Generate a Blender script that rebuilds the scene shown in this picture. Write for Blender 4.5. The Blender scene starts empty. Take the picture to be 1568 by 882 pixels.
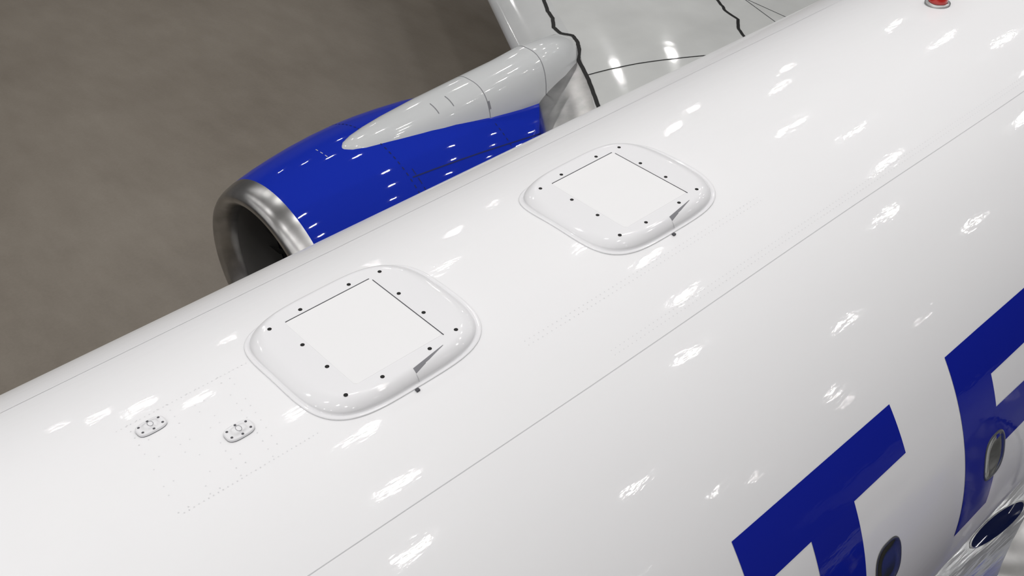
import bpy, math, random
from math import *
from mathutils import Vector, Matrix
random.seed(3)
R=1.88
AX=3.4      # fuselage axis height above floor
col=bpy.context.collection
# ------------------------------------------------------------ materials
def mat(name,base,rough=.5,metal=0,coat=0,coat_r=.05,emis=None,es=0,bump=None,var=None,spec=.5):
    m=bpy.data.materials.new(name); m.use_nodes=True
    nt=m.node_tree; b=nt.nodes['Principled BSDF']
    b.inputs['Base Color'].default_value=(*base,1)
    b.inputs['Roughness'].default_value=rough
    b.inputs['Metallic'].default_value=metal
    b.inputs['Coat Weight'].default_value=coat
    b.inputs['Coat Roughness'].default_value=coat_r
    b.inputs['Specular IOR Level'].default_value=spec
    if emis:
        b.inputs['Emission Color'].default_value=(*emis,1); b.inputs['Emission Strength'].default_value=es
    tc=nt.nodes.new('ShaderNodeTexCoord')
    if var:   # (scale, amount, detail)
        n=nt.nodes.new('ShaderNodeTexNoise'); n.inputs['Scale'].default_value=var[0]; n.inputs['Detail'].default_value=var[2]
        nt.links.new(tc.outputs['Object'],n.inputs['Vector'])
        r=nt.nodes.new('ShaderNodeMapRange'); r.inputs[1].default_value=.3; r.inputs[2].default_value=.7
        r.inputs[3].default_value=1-var[1]; r.inputs[4].default_value=1+var[1]
        nt.links.new(n.outputs[0],r.inputs[0])
        mx=nt.nodes.new('ShaderNodeVectorMath'); mx.operation='SCALE'; mx.inputs[0].default_value=base
        nt.links.new(r.outputs[0],mx.inputs['Scale']); nt.links.new(mx.outputs[0],b.inputs['Base Color'])
    if bump:  # (scale vec, strength, distance)
        mp=nt.nodes.new('ShaderNodeMapping'); mp.inputs['Scale'].default_value=bump[0]
        nt.links.new(tc.outputs['Object'],mp.inputs[0])
        n=nt.nodes.new('ShaderNodeTexNoise'); n.inputs['Scale'].default_value=1; n.inputs['Detail'].default_value=3
        nt.links.new(mp.outputs[0],n.inputs['Vector'])
        bp=nt.nodes.new('ShaderNodeBump'); bp.inputs['Strength'].default_value=bump[1]; bp.inputs['Distance'].default_value=bump[2]
        nt.links.new(n.outputs[0],bp.inputs['Height'])
        nt.links.new(bp.outputs[0],b.inputs['Coat Normal'])
        if metal>.4: nt.links.new(bp.outputs[0],b.inputs['Normal'])
    return m
M={}
SK=((6,20,20),.6,.0022)
M['white']=mat('white_gloss_paint',(.86,.86,.875),.4,coat=.4,coat_r=.045,bump=SK,var=(.6,.01,3),spec=.15)
M['hatch']=mat('white_fairing_paint',(.825,.825,.845),.4,coat=.5,coat_r=.06,spec=.2)
M['plate']=mat('white_matte_panel',(.84,.84,.852),.6,spec=.2)
M['blue']=mat('blue_gloss_paint',(.010,.030,.42),.4,coat=.6,coat_r=.035,bump=((4,4,4),.5,.002),spec=0)
M['letter']=mat('blue_livery_paint',(.008,.017,.31),.4,coat=.4,coat_r=.05,bump=SK,spec=0)
M['chrome']=mat('polished_aluminium',(.44,.435,.43),.28,metal=1,var=(5,.18,5))
M['barrel']=mat('inlet_liner',(.22,.215,.21),.4,metal=.6)
M['wing']=mat('wing_grey_paint',(.56,.57,.56),.35,coat=.6,coat_r=.08,bump=((4,4,4),.5,.002),var=(1.5,.07,5),spec=.2)
M['slat']=mat('slat_grey_paint',(.52,.53,.53),.3,coat=.8,coat_r=.08,var=(2,.06,4),spec=.3)
M['fair']=mat('root_fairing_metal',(.68,.69,.70),.18,metal=.6,bump=((.8,14,14),.8,.01),var=(3,.1,3))
M['pylon']=mat('pylon_grey_paint',(.62,.635,.64),.35,coat=.7,coat_r=.05,bump=((5,5,5),.5,.002),spec=.2)
M['black']=mat('black_sealant',(.012,.012,.012),.5,spec=.2)
M['line']=mat('panel_gap',(.09,.09,.10),.6,spec=.2)
M['slot']=mat('vent_shade_and_gap_grey',(.24,.24,.26),.6,spec=.2)  # grey for the painted slot shadow, pylon panel lines and antenna rings
M['navy']=mat('navy_panel_gap',(.006,.012,.10),.5,spec=.2)
M['faint']=mat('faint_seam',(.56,.56,.58),.5)
M['rivet']=mat('rivet_heads',(.70,.70,.72),.4)
M['dark']=mat('dark_fan',(.03,.03,.032),.4,metal=.5)
M['frame']=mat('window_frame',(.16,.165,.18),.3,metal=.7)
M['glass']=mat('window_glass',(.05,.055,.05),.06,coat=1,coat_r=.02)
M['lens']=mat('letter_reflection_blue',(.006,.012,.06),.08,coat=1,coat_r=.02)  # dark blue of the lettering mirrored in the fairing, put into colour
M['red']=mat('red_lens',(.55,.02,.015),.15,coat=1)
M['tyre']=mat('tyre_rubber',(.02,.02,.02),.7)
M['steel']=mat('gear_steel',(.5,.5,.5),.35,metal=.8)
M['lampcase']=mat('lamp_housing',(.3,.3,.31),.5)
M['lamp']=mat('lamp_glow',(1,1,1),.5,emis=(1,.985,.97),es=258)
# ------------------------------------------------------------ hierarchy
root=bpy.data.objects.new('airliner',None); root.location=(0,0,AX); root.empty_display_size=2; col.objects.link(root)
def obj(name,verts,faces,mats,fm=None,smooth=True,parent=root):
    me=bpy.data.meshes.new(name); me.from_pydata([tuple(v) for v in verts],[],faces)
    for m in mats: me.materials.append(M[m])
    if fm: me.polygons.foreach_set('material_index',fm)
    me.polygons.foreach_set('use_smooth',[smooth]*len(faces))
    me.update()
    o=bpy.data.objects.new(name,me); col.objects.link(o)
    if parent: o.parent=parent
    return o
class B:   # mesh accumulator
    def __init__(s): s.v=[];s.f=[];s.m=[]
    def grid(s,rows,closed=False,mi=0):
        o=len(s.v); n=len(rows[0])
        for r in rows: s.v+= [tuple(p) for p in r]
        for i in range(len(rows)-1):
            for j in range(n if closed else n-1):
                k=(j+1)%n
                s.f.append((o+i*n+j,o+i*n+k,o+(i+1)*n+k,o+(i+1)*n+j)); s.m.append(mi(i,j) if callable(mi) else mi)
    def fan(s,c,ring,mi=0):
        o=len(s.v); s.v.append(tuple(c)); s.v+=[tuple(p) for p in ring]; n=len(ring)
        for j in range(n): s.f.append((o,o+1+j,o+1+(j+1)%n)); s.m.append(mi)
    def box(s,c,d,mi=0):
        o=len(s.v)
        for x in (-1,1):
            for y in (-1,1):
                for z in (-1,1): s.v.append((c[0]+x*d[0]/2,c[1]+y*d[1]/2,c[2]+z*d[2]/2))
        for q in ((0,1,3,2),(4,6,7,5),(0,4,5,1),(2,3,7,6),(0,2,6,4),(1,5,7,3)): s.f.append(tuple(o+i for i in q)); s.m.append(mi)
    def out(s,name,mats,smooth=True,parent=root,recalc=True):
        o=obj(name,s.v,s.f,mats,s.m,smooth,parent)
        if recalc:
            import bmesh
            bm=bmesh.new(); bm.from_mesh(o.data); bmesh.ops.recalc_face_normals(bm,faces=bm.faces); bm.to_mesh(o.data); bm.free()
        return o
def cyl(x,ang,h=0):
    a=radians(ang); z=cos(a)*(R+h)
    return (x,(R+h)*sin(a), z if z>0 else z*1.12)
def lerp(tab,x):
    if x<=tab[0][0]: return tab[0][1]
    for (a,b),(c,d) in zip(tab,tab[1:]):
        if x<=c: return b+(d-b)*(x-a)/(c-a)
    return tab[-1][1]
# ------------------------------------------------------------ fuselage
b=B(); rows=[]
prof=[(-8.2,.03,-.75),(-8.1,.22,-.74),(-7.8,.5,-.68),(-7.2,.85,-.52),(-6.4,1.2,-.33),(-5.4,1.52,-.16),(-4.2,1.76,-.04),(-3.2,1.86,0),(-2.4,1.88,0)]
prof+=[(x*1.0,1.88,0) for x in range(-2,16)]
prof+=[(17,1.84,.04),(19,1.66,.2),(21,1.36,.46),(23,1.0,.76),(25,.6,1.05),(26.6,.22,1.25),(26.9,.04,1.28)]
N=256
for x,r,dz in prof:
    rows.append([(x,r*sin(2*pi*j/N),dz+(r*cos(2*pi*j/N) if cos(2*pi*j/N)>0 else 1.12*r*cos(2*pi*j/N))) for j in range(N)])
b.grid(rows,True); b.out('fuselage_skin',['white'])
b=B()
def strip(b,pts,w,mi=0,h=.0012):   # pts (x,ang) polyline on skin, width w metres
    L=[];Rr=[]
    for i,(x,a) in enumerate(pts):
        x0,a0=pts[max(0,i-1)]; x1,a1=pts[min(len(pts)-1,i+1)]
        dx=x1-x0; ds=radians(a1-a0)*R; l=hypot(dx,ds) or 1
        nx=-ds/l*w/2; na=degrees(dx/l*w/2/R)
        L.append(cyl(x+nx,a+na,h)); Rr.append(cyl(x-nx,a-na,h))
    b.grid([L,Rr],mi=mi)
strip(b,[(x*.5,-23.5+.12*sin(x*.9)) for x in range(-4,31)],.0032)
strip(b,[(x*.5,25) for x in range(-4,31)],.0032)
for xx in (-1.2,8.3,12.4): strip(b,[(xx,a) for a in range(-90,91,2)],.0032)
b.out('skin_seams',['faint'])
b=B()
def rivet(b,x,a,r=.0028,h=.0012,mi=0):
    c=cyl(x,a,h); ring=[cyl(x+r*cos(t*pi/3),a+degrees(r*sin(t*pi/3)/R),h*.8) for t in range(6)]; b.fan(c,ring,mi)
for a in (-21.2,-22.0):
    for i in range(150): rivet(b,2.7+i*.028,a)
for a in (-13.5,-14.3):
    for i in range(60): rivet(b,2.4+i*.028,a)
for a in [6.5,5.2,3.8,2.4,.6,-.8,-2.2,-3.6,-5.0,-6.4,-7.8,-9]:
    for x in [.85,.89,.98,1.02,1.11,1.15,1.25,1.29]:
        if random.random()<.75: rivet(b,x+.004*a,a,.003)
for i in range(30): rivet(b,.83+i*.02,6.4,.0028); rivet(b,.83+i*.02,-9.4,.0028)
b.out('skin_rivets',['rivet'])
# ------------------------------------------------------------ livery letters
def patch(b,P,nx,na,h=.002,mi=0):
    rows=[]
    for i in range(nx+1):
        u=i/nx; row=[]
        for j in range(na+1):
            v=j/na
            x=(1-u)*((1-v)*P[0][0]+v*P[3][0])+u*((1-v)*P[1][0]+v*P[2][0])
            a=(1-u)*((1-v)*P[0][1]+v*P[3][1])+u*((1-v)*P[1][1]+v*P[2][1])
            row.append(cyl(x,a,h))
        rows.append(row)
    b.grid(rows,mi=mi)
b=B()
patch(b,[(2.68,-51.2),(3.93,-51.4),(3.93,-59.8),(2.67,-59.8)],4,12)
patch(b,[(3.12,-59.8),(3.47,-59.8),(3.46,-86.5),(3.12,-86.5)],2,40)
b.out('livery_letter_t',['letter'],recalc=True)
b=B()
patch(b,[(4.455,-51.7),(4.80,-51.7),(4.77,-87),(4.41,-87)],2,50)
patch(b,[(4.795,-51.7),(5.45,-51.8),(5.45,-60.0),(4.79,-60.0)],4,12,.0022)
patch(b,[(4.77,-66.2),(5.45,-66.6),(5.45,-74.5),(4.77,-74.5)],4,12,.0022)
oc=[];ic=[]
for k in range(17):
    t=-pi/2+pi*k/16
    oc.append(cyl(5.45+.34*cos(t),-63.15-11.35*sin(t),.0022)); ic.append(cyl(5.45+.03*cos(t),-63.3-3.3*sin(t),.0022))
b.grid([oc,ic])
patch(b,[(5.12,-74.5),(5.48,-74.5),(5.86,-87),(5.46,-87)],2,20,.0022)
b.out('livery_letter_r',['letter'])
# ------------------------------------------------------------ super-ellipse patches on skin
def se_ring(x0,a0,ax,aa,n,rho,hf,seg=64):
    out=[]
    for j in range(seg):
        t=2*pi*j/seg; c,s_=cos(t),sin(t)
        u=copysign(abs(c)**(2/n),c)*rho; v=copysign(abs(s_)**(2/n),s_)*rho
        x=x0+ax*u; a=a0+aa*v
        out.append(cyl(x,a,hf(rho,a) if callable(hf) else hf))
    return out
def se_patch(b,x0,a0,ax,aa,n,steps,seg=64,mi=0):
    rows=[se_ring(x0,a0,ax,aa,n,r,h,seg) for r,h,*_ in steps]
    b.grid(rows,True,mi=(lambda i,j: steps[i][2] if len(steps[i])>2 else mi))
    h=steps[-1][1]; hh=h(steps[-1][0],a0) if callable(h) else h
    b.fan(cyl(x0,a0,hh),rows[-1],steps[-1][2] if len(steps[-1])>2 else mi)
wins=[3.665,4.755]+[5.27+.508*i for i in range(18)]+[3.14-.508*i for i in range(10)]
for side,nm in ((-1,'port'),(1,'starboard')):
    b=B()
    for x in wins:
        se_patch(b,x,side*75.6,.118,4.7,2.8,[(1.0,.0024,0),(.98,.005,0),(.90,.005,0),(.87,.0022,1),(.5,.0026,1),(.1,.0028,1)],48)
    b.out('cabin_windows_'+nm,['frame','glass'])
# ------------------------------------------------------------ roof hatches (raised rectangular fairings)
def flat(off): return lambda rho,a: (R+off)/cos(radians(a))-R
def hatch(name,x0):
    e=bpy.data.objects.new(name,None); e.parent=root; col.objects.link(e)
    a0=.9; ax=.46; aa=12.1
    top=.027
    def ramp(lo,hi,o=top):
        def f(rho,a):
            s=(hi-rho)/(hi-lo); s=max(0,min(1,s)); s=sqrt(max(0,1-(1-s)**2))*.75+.25*s*s*(3-2*s)
            return (1-s)*.003+s*((R+o)/cos(radians(a))-R)
        return f
    b=B(); g=ramp(.80,.955)
    steps=[(1.0,.0003),(1.0,.005),(.997,.006),(.968,.006),(.962,.003),(.955,.003)]
    steps+=sorted([(.955-.0115*(k**1.25)/1.6,g) for k in range(1,14)],key=lambda s:-s[0])
    steps+=[(.77,flat(top)),(.6,flat(top)),(.3,flat(top)),(.05,flat(top))]
    se_patch(b,x0,a0,ax,aa,3.8,steps,160)
    b.out('fairing_shell',['hatch'],parent=e)
    z=R+top
    b=B()
    X0,X1,Y0,Y1=x0-.235,x0+.222,-.235,.275
    c=.01
    def rr(x0_,x1_,y0_,y1_,z_): return [(x0_+c,y0_,z_),(x1_-c,y0_,z_),(x1_,y0_+c,z_),(x1_,y1_-c,z_),(x1_-c,y1_,z_),(x0_+c,y1_,z_),(x0_,y1_-c,z_),(x0_,y0_+c,z_)]
    r1=rr(X0,X1,Y0,Y1,z-.001); r2=rr(X0,X1,Y0,Y1,z+.0006)
    b.grid([r1,r2],True); b.fan(((X0+X1)/2,0,z+.0006),r2)
    b.out('access_plate',['plate'],smooth=False,parent=e)
    b=B(); w=.0042
    b.box(((X0+X1)/2,Y1+w/2,z+.0008),(X1-X0-.01,w,.002)); b.box((X1+w/2,(Y0+Y1)/2-.01,z+.0008),(w,Y1-Y0-.01,.002))
    b.out('plate_gap',['line'],smooth=False,parent=e)
    b=B()
    for sx,y in [(-.305,.285),(-.135,.305),(.125,.305),(.285,.287),(.253,.105),(.253,-.07),(.285,-.25),(.125,-.268),(-.125,-.27),(-.297,-.255),(-.257,-.07),(-.257,.108)]:
        ring=[(x0+sx+.0095*cos(t*pi/8),y+.0095*sin(t*pi/8),z+.0008) for t in range(16)]
        ring2=[(p[0],p[1],z-.001) for p in ring]
        b.grid([ring2,ring],True); b.fan((x0+sx,y,z+.0002),ring)
    b.out('screws',['black'],smooth=False,parent=e)
    # grey wedge paints the shadow of the scoop slot in the port rim
    b=B()
    def zt(x,y):
        a=degrees(atan2(y,R)); r=(abs((x-x0)/ax)**3.8+abs((a-a0)/aa)**3.8)**(1/3.8); h=g(r,a); return (R+h)*cos(radians(a))
    S0=[(x0+.0,-.312),(x0+.05,-.306),(x0+.11,-.298),(x0+.18,-.288)]
    S1=[(x0+.0,-.333),(x0+.05,-.322),(x0+.11,-.308),(x0+.18,-.290)]
    b.grid([[(x,y,zt(x,y)+.0025) for x,y in S0],[(x,(y+w_)/2,zt(x,(y+w_)/2)+.0025) for (x,y),(_,w_) in zip(S0,S1)],[(x,y,zt(x,y)+.0022) for x,y in S1]])
    b.out('vent_slot_shade',['slot'],parent=e)
    b=B()
    b.grid([[(x,y,zt(x,y)+o) for y in (-.333,-.340,-.347,-.353)] for x,o in ((x0-.003,.0003),(x0-.001,.0022),(x0+.001,.0003))])
    b.out('slot_lip',['faint'],parent=e)
    b=B(); b.box(cyl(x0-.03,-11.5,.004),(.016,.014,.009)); b.out('drain_notch',['line'],smooth=False,parent=e)
    return e
hatch('roof_hatch_forward',1.885); hatch('roof_hatch_aft',3.495)
# ------------------------------------------------------------ small antenna base plates
def stub(x0,a0):
    b=B()
    se_patch(b,x0,a0,.060,1.15,3.2,[(1.0,.0002,1),(1.0,.003),(.98,.010),(.93,.012),(.8,.0125),(.55,.013),(.5,.017),(.3,.020),(.1,.020)],40)
    for sx,sa in [(-.042,.55),(-.042,-.55),(.042,.55),(.042,-.55),(0,.85),(0,-.85)]:
        c=cyl(x0+sx,a0+sa,.0135); ring=[cyl(x0+sx+.0055*cos(t*pi/5),a0+sa+degrees(.0055*sin(t*pi/5)/R),.0132) for t in range(10)]
        b.fan(c,ring,1)
    ring=[cyl(x0+.012*cos(t*pi/6),a0+degrees(.016*sin(t*pi/6)/R),.0206) for t in range(12)]
    ring2=[cyl(x0+.010*cos(t*pi/6),a0+degrees(.014*sin(t*pi/6)/R),.0206) for t in range(12)]
    b.grid([ring,ring2],True,2)
    b.out('antenna_base_plate',['hatch','line','slot'])
stub(.94,4.1); stub(1.18,-3.5)
# beacon
b=B()
seg=24
def disc(r,z): return [(6.81+r*cos(2*pi*t/seg),.13+r*sin(2*pi*t/seg),R+z) for t in range(seg)]
b.grid([disc(.085,-.01),disc(.085,.012),disc(.066,.016)],True,0)
b.grid([disc(.064,.016),disc(.062,.05),disc(.05,.085),disc(.03,.105),disc(.005,.11)],True,1)
b.out('anticollision_beacon',['steel','red'])
# ------------------------------------------------------------ wings
LE=[(0,4.0),(1.9,5.28),(4.06,6.98),(4.85,7.58),(6.94,8.70),(17,14.2)]
TE=[(0,13.0),(1.9,13.0),(5.7,12.9),(17,15.8)]
Z0=[(0,-1.42),(1.9,-1.32),(4.5,-1.06),(17,.15)]
TK=[(0,.13),(4.5,.12),(17,.10)]
def naca(u,t): return 5*t*(.2969*sqrt(max(u,0))-.126*u-.3516*u*u+.2843*u**3-.1036*u**4)
def zu(x,y):
    y=abs(y); le=lerp(LE,y); c=lerp(TE,y)-le; u=min(1,max(0,(x-le)/c)); return lerp(Z0,y)+naca(u,lerp(TK,y))*c
offs=[0,.006,.02,.045,.08,.13,.2,.29,.4,.52,.64,.75]
def wing(sg,nm):
    b=B(); ys=sorted(set([1.2,1.9,2.4,3,3.6,4.06,4.3,4.55,4.85,5.2,5.7,6.2,6.94,8,10,12,14,16,17]))
    rows=[]
    for y in ys:
        le=lerp(LE,y); te=lerp(TE,y); c=te-le; z0=lerp(Z0,y); t=lerp(TK,y)
        sc=min(1,c*.25/.75)
        up=[(le+o*sc) for o in offs]+[le+.75*sc+(c-.75*sc)*k/14 for k in range(1,15)]
        row=[(x,sg*y,z0-naca((x-le)/c,t)*c*.8) for x in reversed(up)]+[(x,sg*y,z0+naca((x-le)/c,t)*c) for x in up[1:]]
        rows.append(row)
    nU=len(offs)+14; mid=nU-1
    def mi(i,j):
        near=(j>=mid-11 and j<mid+11)
        if not near: return 0
        return 1 if ys[i]<4.8 else 2
    b.grid(rows,mi=mi)
    n=len(rows[-1]); o=len(b.v); b.v+=rows[-1]; b.f.append(tuple(range(o,o+n))); b.m.append(0)
    w=b.out('wing_'+nm,['wing','chrome','slat'])
    b=B()
    def line(pts,wd,mi=0):
        L=[];Q=[]
        for i,(x,y) in enumerate(pts):
            x0,y0=pts[max(0,i-1)];x1,y1=pts[min(len(pts)-1,i+1)]
            l=hypot(x1-x0,y1-y0); nx,ny=-(y1-y0)/l*wd/2,(x1-x0)/l*wd/2
            L.append((x+nx,sg*(y+ny),zu(x+nx,y+ny)+.004)); Q.append((x-nx,sg*(y-ny),zu(x-nx,y-ny)+.004))
        b.grid([L,Q],mi=mi)
    def dense(pts,n=8,wob=0):
        out=[]
        for (a,c),(d,e) in zip(pts,pts[1:]):
            for k in range(n):
                u=k/n; out.append((a+(d-a)*u+wob*random.uniform(-1,1),c+(e-c)*u))
        out.append(pts[-1]); return out
    S=[(6.08,1.95),(6.88,2.9),(7.61,3.84),(7.93,4.30),(8.17,4.70),(8.33,4.84),(8.44,4.98),(8.50,5.12),(8.44,5.26),(8.48,5.42),(8.62,5.58),(8.70,5.75),(8.95,6.13),(9.35,6.82),(10.8,9.3),(14.7,16.2)]
    line(dense(S,8,.003),.045)
    line(dense([(8.00,4.38),(8.6,4.14),(9.34,3.81),(10.2,3.4)],5),.015)
    line(dense([(11.4,5.9),(11.05,5.2),(10.8,4.82),(10.67,4.62),(10.55,4.44),(10.50,4.20),(10.28,4.02),(10.17,3.83),(9.8,3.2),(9.4,2.4)],5,.008),.04)
    line(dense([(11.1,4.6),(11.2,3.6),(11.3,2.4)],5),.01,1)
    line(dense([(11.6,6.2),(11.1,4.6),(10.9,3.9)],5),.01,1)
    line(dense([(9.1,6.05),(11.2,5.6),(12.3,5.4)],5),.01,1)
    b.out('wing_sealant_lines_'+nm,['black','line'])
    # ---------------- engine
    yc=4.83*sg; zc=-1.85; DX=-.45
    def ringp(x,r,seg=96,dz=0): return [(x+DX,yc+r*sin(2*pi*j/seg),zc+dz+r*cos(2*pi*j/seg)) for j in range(seg)]
    b=B()
    pr=[(4.95,.80,3),(4.7,.79,3),(4.52,.80,1),(4.42,.825,1),(4.35,.865,1),(4.315,.905,1),(4.31,.93,1),(4.325,.96,1),(4.36,.99,1),(4.42,1.02,1),(4.5,1.045,1),(4.54,1.055,0),(4.75,1.10,0),(4.97,1.135,0),(5.2,1.165,0),(5.48,1.19,0),(5.75,1.202,0),(6.0,1.20,0),(6.3,1.185,0),(6.6,1.16,0),(7.0,1.10,0),(7.5,1.0,0),(8.0,.90,0),(8.45,.80,0),(8.44,.77,2),(7.9,.80,2),(7.6,.6,2),(8.5,.56,4),(9.1,.44,4),(9.09,.40,2),(8.8,.34,2),(9.5,.12,4),(9.75,.02,4)]
    b.grid([ringp(x,r) for x,r,_ in pr],True,mi=lambda i,j: pr[i][2])
    b.out('engine_nacelle_'+nm,['blue','chrome','dark','barrel','steel'])
    b=B(); b.fan((4.96+DX,yc,zc),ringp(4.96,.81),0)
    for k in range(24):
        t=2*pi*k/24
        def bp(r,s,dx): return (4.85+dx+DX,yc+r*sin(t+s),zc+r*cos(t+s))
        b.grid([[bp(.2,-.08,.03),bp(.5,-.06,.0),bp(.78,-.03,-.02)],[bp(.2,.1,.09),bp(.5,.1,.08),bp(.78,.16,.07)]],mi=0)
    b.grid([ringp(4.88,.21,24),ringp(4.72,.15,24),ringp(4.6,.07,24),ringp(4.55,.01,24)],True,0)
    b.out('engine_fan_'+nm,['dark','steel'])
    b=B()
    nt_=[(x,r) for x,r,m in pr[10:24]]
    def np_(x,a,h=.002): r=lerp(nt_,x)+h; return (x+DX,yc-sg*r*sin(radians(-a)),zc+r*cos(radians(a)))
    def nl(x0,a0,x1,a1,w,dash=None,mi=0):
        L=hypot(x1-x0,radians(a1-a0)*1.15); n=max(2,int(L/.035)); 
        dx,da=(x1-x0)/n,(a1-a0)/n; l=hypot(dx,radians(da)*1.15); nx=-radians(da)*1.15/l*w/2; na=degrees(dx/l*w/2/1.15)
        for k in range(n):
            if dash and k%dash==dash-1: continue
            xa,aa_=x0+dx*k,a0+da*k; xb,ab=xa+dx,aa_+da
            b.grid([[np_(xa+nx,aa_+na),np_(xb+nx,ab+na)],[np_(xa-nx,aa_-na),np_(xb-nx,ab-na)]],mi=mi)
    nl(5.72,-120,5.72,120,.012,2,0); nl(5.75,-34,8.2,-42,.014,None,0)
    nl(7.05,-24,7.05,-100,.012,2,0); nl(5.80,-30,5.80,-100,.010,3,0)
    nl(5.2,8,5.2,-2,.008,2,1); nl(5.62,2,5.62,-6,.02,None,1)
    b.out('nacelle_panel_lines_'+nm,['navy','faint'],recalc=True)
    # ---------------- pylon
    ps=[(4.90,.02,-.70,4.80),(4.93,.10,-.672,4.80),(5.0,.17,-.645,4.80),(5.12,.225,-.622,4.80),(5.3,.27,-.60,4.80),(5.55,.305,-.575,4.80),(6.0,.335,-.54,4.80),(6.6,.34,-.505,4.80),(7.1,.325,-.485,4.82),(7.5,.31,-.46,4.85),(7.85,.30,-.48,4.88),(8.1,.27,-.53,4.92),(8.25,.2,-.60,4.95),(8.33,.1,-.67,4.98),(8.36,.02,-.75,4.98)]
    def pyp(k,t,h=0):
        x,hw,zt,y0=ps[k]; n=2.7; c,s_=cos(t),sin(t)
        hh=.34+.15*min(1,(x-4.9))
        yy=copysign(abs(c)**(2/n),c)*(hw+h); zz=abs(s_)**(2/n)*(hh+h)
        return (x,sg*(y0+yy),zt-hh+zz)
    b=B(); rows=[]
    for k in range(len(ps)):
        top=[pyp(k,pi*j/28) for j in range(29)]
        x=ps[k][0]; zb=-1.35
        rows.append([(x,top[0][1],zb)]+top+[(x,top[-1][1],zb)])
    b.grid(rows); b.out('engine_pylon_'+nm,['pylon'])
    b=B()
    for k in (7,9):
        A=[pyp(k,pi*j/28,.002) for j in range(29)]; b.grid([A,[(p[0]+.008,p[1],p[2]) for p in A]])
    # small access door outline and two drain slots on the inboard cheek
    A=[pyp(6,pi*j/28,.003) for j in range(15,20)]; b.grid([A,[(p[0]+.01,p[1],p[2]) for p in A]])
    A=[pyp(6,pi*j/28,.003) for j in range(15,20)]; b.grid([[(p[0]+.2,p[1],p[2]+.012) for p in A],[(p[0]+.21,p[1],p[2]+.012) for p in A]])
    for j in (22,):
        for k in (5,7):
            p=pyp(k,pi*j/28,.005); q=pyp(k,pi*(j+2)/28,.005); b.grid([[p,q],[(p[0]+.03,p[1],p[2]),(q[0]+.03,q[1],q[2])]])
    b.out('pylon_panel_lines_'+nm,['slot'])
wing(1,'starboard'); wing(-1,'port')
# wing body fairing
b=B(); rows=[]
FS=[(3.3,1.35,.55),(3.9,1.62,.75),(4.5,1.86,.86),(5.1,2.02,.92),(5.9,2.12,.95),(7.7,2.15,1.0),(10.7,2.12,1.0),(12.7,2.0,.95),(14.7,1.6,.7),(15.7,1.2,.4)]
def fp(x,t,o=0):
    w=lerp([(a,c) for a,c,d in FS],x)+o; h=lerp([(a,d) for a,c,d in FS],x)+o
    c,s_=cos(t),sin(t); return (x,w*copysign(abs(s_)**.8,s_),-1.5+h*copysign(abs(c)**.8,c))
for x,w,h in FS: rows.append([fp(x,2*pi*j/96) for j in range(96)])
b.grid(rows,True); b.out('wing_body_fairing',['fair'])
b=B()  # glassy blue ovals on the fairing, painting the reflection of the lettering
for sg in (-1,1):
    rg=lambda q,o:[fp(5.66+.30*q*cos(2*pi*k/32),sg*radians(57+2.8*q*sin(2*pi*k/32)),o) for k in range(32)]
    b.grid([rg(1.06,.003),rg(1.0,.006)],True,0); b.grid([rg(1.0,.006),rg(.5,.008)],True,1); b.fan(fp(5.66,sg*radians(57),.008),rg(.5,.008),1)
b.out('letter_reflections',['steel','lens'])
# tail
def surf(name,rows,mats):
    b=B(); b.grid(rows,True); b.fan([sum(p[i] for p in rows[-1])/len(rows[-1]) for i in range(3)],rows[-1]); b.out(name,mats)
def foil(le,c,t,fn):
    us=[0,.01,.05,.15,.3,.5,.75,1]
    return [fn(le+u*c,naca(u,t)*c) for u in us]+[fn(le+u*c,-naca(u,t)*c) for u in reversed(us[1:-1])]
surf('vertical_fin',[foil(19.3,6.2,.1,lambda x,w:(x,w,1.2)),foil(21.5,4.6,.1,lambda x,w:(x,w,3.2)),foil(24.6,2.2,.09,lambda x,w:(x,w,8.3))],['blue'])
for sg,n in ((1,'starboard'),(-1,'port')):
    surf('tailplane_'+n,[foil(22.2,3.4,.1,lambda x,w:(x,sg*.3,1.1+w)),foil(25.2,1.4,.09,lambda x,w:(x,sg*6.5,1.7+w))],['white'])
# landing gear
def wheel(b,x,y,r,w,mi=0):
    prof=[(-.5,.45),(-.5,.8),(-.38,.96),(0,1),(.38,.96),(.5,.8),(.5,.45)]
    zc=-AX+r; b.grid([[(x+r*q*sin(2*pi*j/32),y+w*p,zc+r*q*cos(2*pi*j/32)) for j in range(32)] for p,q in prof],True,0)
    for p in (-.45,.45): b.fan((x,y+w*p,zc),[(x+r*.5*sin(2*pi*j/32),y+w*p,zc+r*.5*cos(2*pi*j/32)) for j in range(32)],1)
def post(b,p,q,r,mi=1):
    p=Vector(p);q=Vector(q);d=(q-p).normalized();u=d.orthogonal().normalized();v=d.cross(u)
    b.grid([[tuple(c+r*(u*cos(2*pi*j/16)+v*sin(2*pi*j/16))) for j in range(16)] for c in (p,q)],True,mi)
for nm,x,ys_,r,w,ytop in (('main_gear_starboard',10.3,(2.45,3.15),.56,.36,2.8),('main_gear_port',10.3,(-2.45,-3.15),.56,.36,-2.8),('nose_gear',-4.4,(-.22,.22),.34,.2,0)):
    b=B()
    for y in ys_: wheel(b,x,y,r,w)
    ym=sum(ys_)/2; post(b,(x,ym,-AX+r),(x,ytop,-1.0),.1); post(b,(x,ys_[0],-AX+r),(x,ys_[1],-AX+r),.06); post(b,(x,ym,-AX+1.0),(x+1.0,ytop,-1.2),.05)
    b.out(nm,['tyre','steel'])
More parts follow.
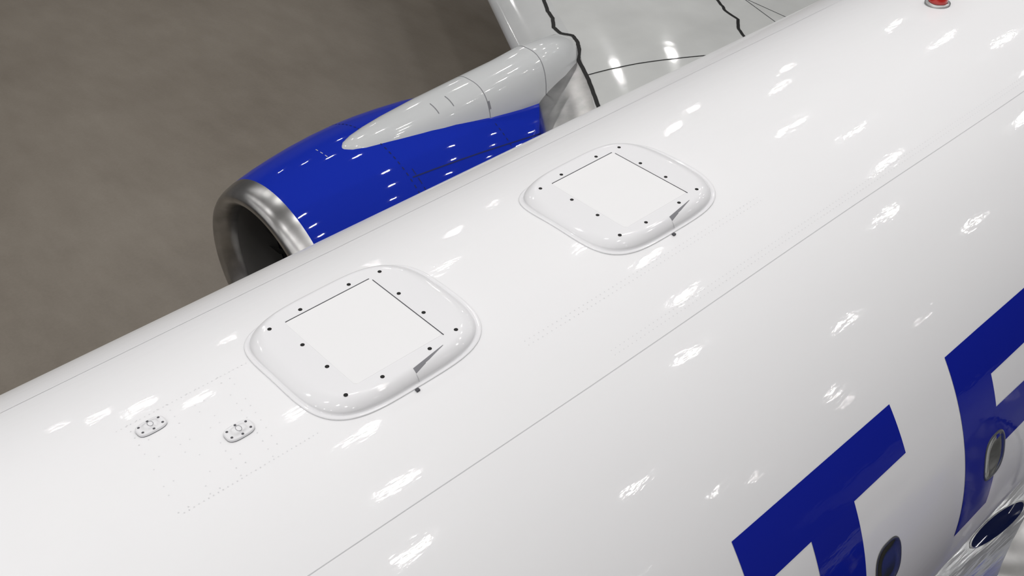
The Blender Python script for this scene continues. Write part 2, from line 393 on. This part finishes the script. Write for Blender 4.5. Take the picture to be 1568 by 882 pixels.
# ------------------------------------------------------------ hangar
X0,X1,Y0,Y1,H=-26,42,-30,30,13.0
def plane(name,v,m): return obj(name,v,[(0,1,2,3)],[m],smooth=False,parent=None)
m=bpy.data.materials.new('polished_concrete'); m.use_nodes=True; nt=m.node_tree; bs=nt.nodes['Principled BSDF']
tc=nt.nodes.new('ShaderNodeTexCoord')
def noise(sc,det,rough=.5,mp=None):
    n=nt.nodes.new('ShaderNodeTexNoise'); n.inputs['Scale'].default_value=sc; n.inputs['Detail'].default_value=det; n.inputs['Roughness'].default_value=rough
    if mp:
        k=nt.nodes.new('ShaderNodeMapping'); k.inputs['Scale'].default_value=mp; k.inputs['Rotation'].default_value=(0,0,.6); nt.links.new(tc.outputs['Object'],k.inputs[0]); nt.links.new(k.outputs[0],n.inputs['Vector'])
    else: nt.links.new(tc.outputs['Object'],n.inputs['Vector'])
    return n
n1=noise(.35,6,.6); n2=noise(3,5,.65,(1,.35,1)); n3=noise(25,3,.6)
add=nt.nodes.new('ShaderNodeMath'); add.operation='MULTIPLY_ADD'; add.inputs[1].default_value=.55; nt.links.new(n1.outputs[0],add.inputs[0])
a2=nt.nodes.new('ShaderNodeMath'); a2.operation='MULTIPLY_ADD'; a2.inputs[1].default_value=.3; nt.links.new(n2.outputs[0],a2.inputs[0])
a3=nt.nodes.new('ShaderNodeMath'); a3.operation='MULTIPLY'; a3.inputs[1].default_value=.15; nt.links.new(n3.outputs[0],a3.inputs[0])
nt.links.new(a3.outputs[0],a2.inputs[2]); nt.links.new(a2.outputs[0],add.inputs[2])
cr=nt.nodes.new('ShaderNodeValToRGB'); cr.color_ramp.elements[0].position=.36; cr.color_ramp.elements[0].color=(.195,.168,.137,1)
cr.color_ramp.elements[1].position=.64; cr.color_ramp.elements[1].color=(.262,.232,.194,1)
nt.links.new(add.outputs[0],cr.inputs[0]); nt.links.new(cr.outputs[0],bs.inputs['Base Color'])
bs.inputs['Roughness'].default_value=.42; bs.inputs['Specular IOR Level'].default_value=.3
M['floor']=m
M['wall']=mat('wall_cladding',(.30,.30,.31),.7,var=(.3,.05,2)); M['ceil']=mat('ceiling_deck',(.22,.22,.22),.8)
plane('floor',[(X0,Y0,0),(X1,Y0,0),(X1,Y1,0),(X0,Y1,0)],'floor')
plane('ceiling',[(X0,Y0,H),(X0,Y1,H),(X1,Y1,H),(X1,Y0,H)],'ceil')
plane('wall_nose',[(X0,Y0,0),(X0,Y1,0),(X0,Y1,H),(X0,Y0,H)],'wall')
plane('wall_tail',[(X1,Y0,0),(X1,Y0,H),(X1,Y1,H),(X1,Y1,0)],'wall')
plane('wall_port',[(X0,Y0,0),(X0,Y0,H),(X1,Y0,H),(X1,Y0,0)],'wall')
plane('wall_starboard',[(X0,Y1,0),(X1,Y1,0),(X1,Y1,H),(X0,Y1,H)],'wall')
b=B()
for x in [-15,-10.2,-5.3,-.4,4.4,9.3,14.3,19.2,24]:
    for y in [-23,-17.7,-9.4,-4.1,-1.4,1.3,4.1,9.9,14.2,18.5,24]:
        z=AX+9.0; lx=.235; ly=.075
        xx=x+(1.0 if (y<-9 and x>12) else 0)
        def sq(a,z): return [(xx-lx-a,y-ly-a,z),(xx+lx+a,y-ly-a,z),(xx+lx+a,y+ly+a,z),(xx-lx-a,y+ly+a,z)]
        def st(z): return [(xx-.02,y-.02,z),(xx+.02,y-.02,z),(xx+.02,y+.02,z),(xx-.02,y+.02,z)]
        b.grid([sq(0,z),sq(.04,z-.02),sq(0,z+.14),st(z+.18),st(H)],True,0)
        o=len(b.v); b.v+=sq(0,z); b.f.append((o+3,o+2,o+1,o)); b.m.append(1)
b.out('ceiling_lights',['lampcase','lamp'],smooth=False,parent=None,recalc=False)
w=bpy.data.worlds.new('w'); bpy.context.scene.world=w; w.use_nodes=True; w.node_tree.nodes['Background'].inputs[0].default_value=(.8,.85,.9,1); w.node_tree.nodes['Background'].inputs[1].default_value=.3
# camera
th,rx,ro=radians(43.423),radians(50.698),radians(.958)
cam=bpy.data.cameras.new('camera'); co=bpy.data.objects.new('camera',cam); col.objects.link(co)
r=Vector((cos(th),-sin(th),0)); u=Vector((sin(th)*cos(rx),cos(th)*cos(rx),sin(rx))); bk=r.cross(u)
r2=r*cos(ro)+u*sin(ro); u2=u*cos(ro)-r*sin(ro)
mw=Matrix((r2,u2,bk)).transposed().to_4x4(); mw.translation=Vector((0,-2.888,4.932+AX)); co.matrix_world=mw
cam.lens=1626.3/1568*36; cam.clip_end=200
bpy.context.scene.camera=co
bpy.context.scene.view_settings.view_transform='Standard'
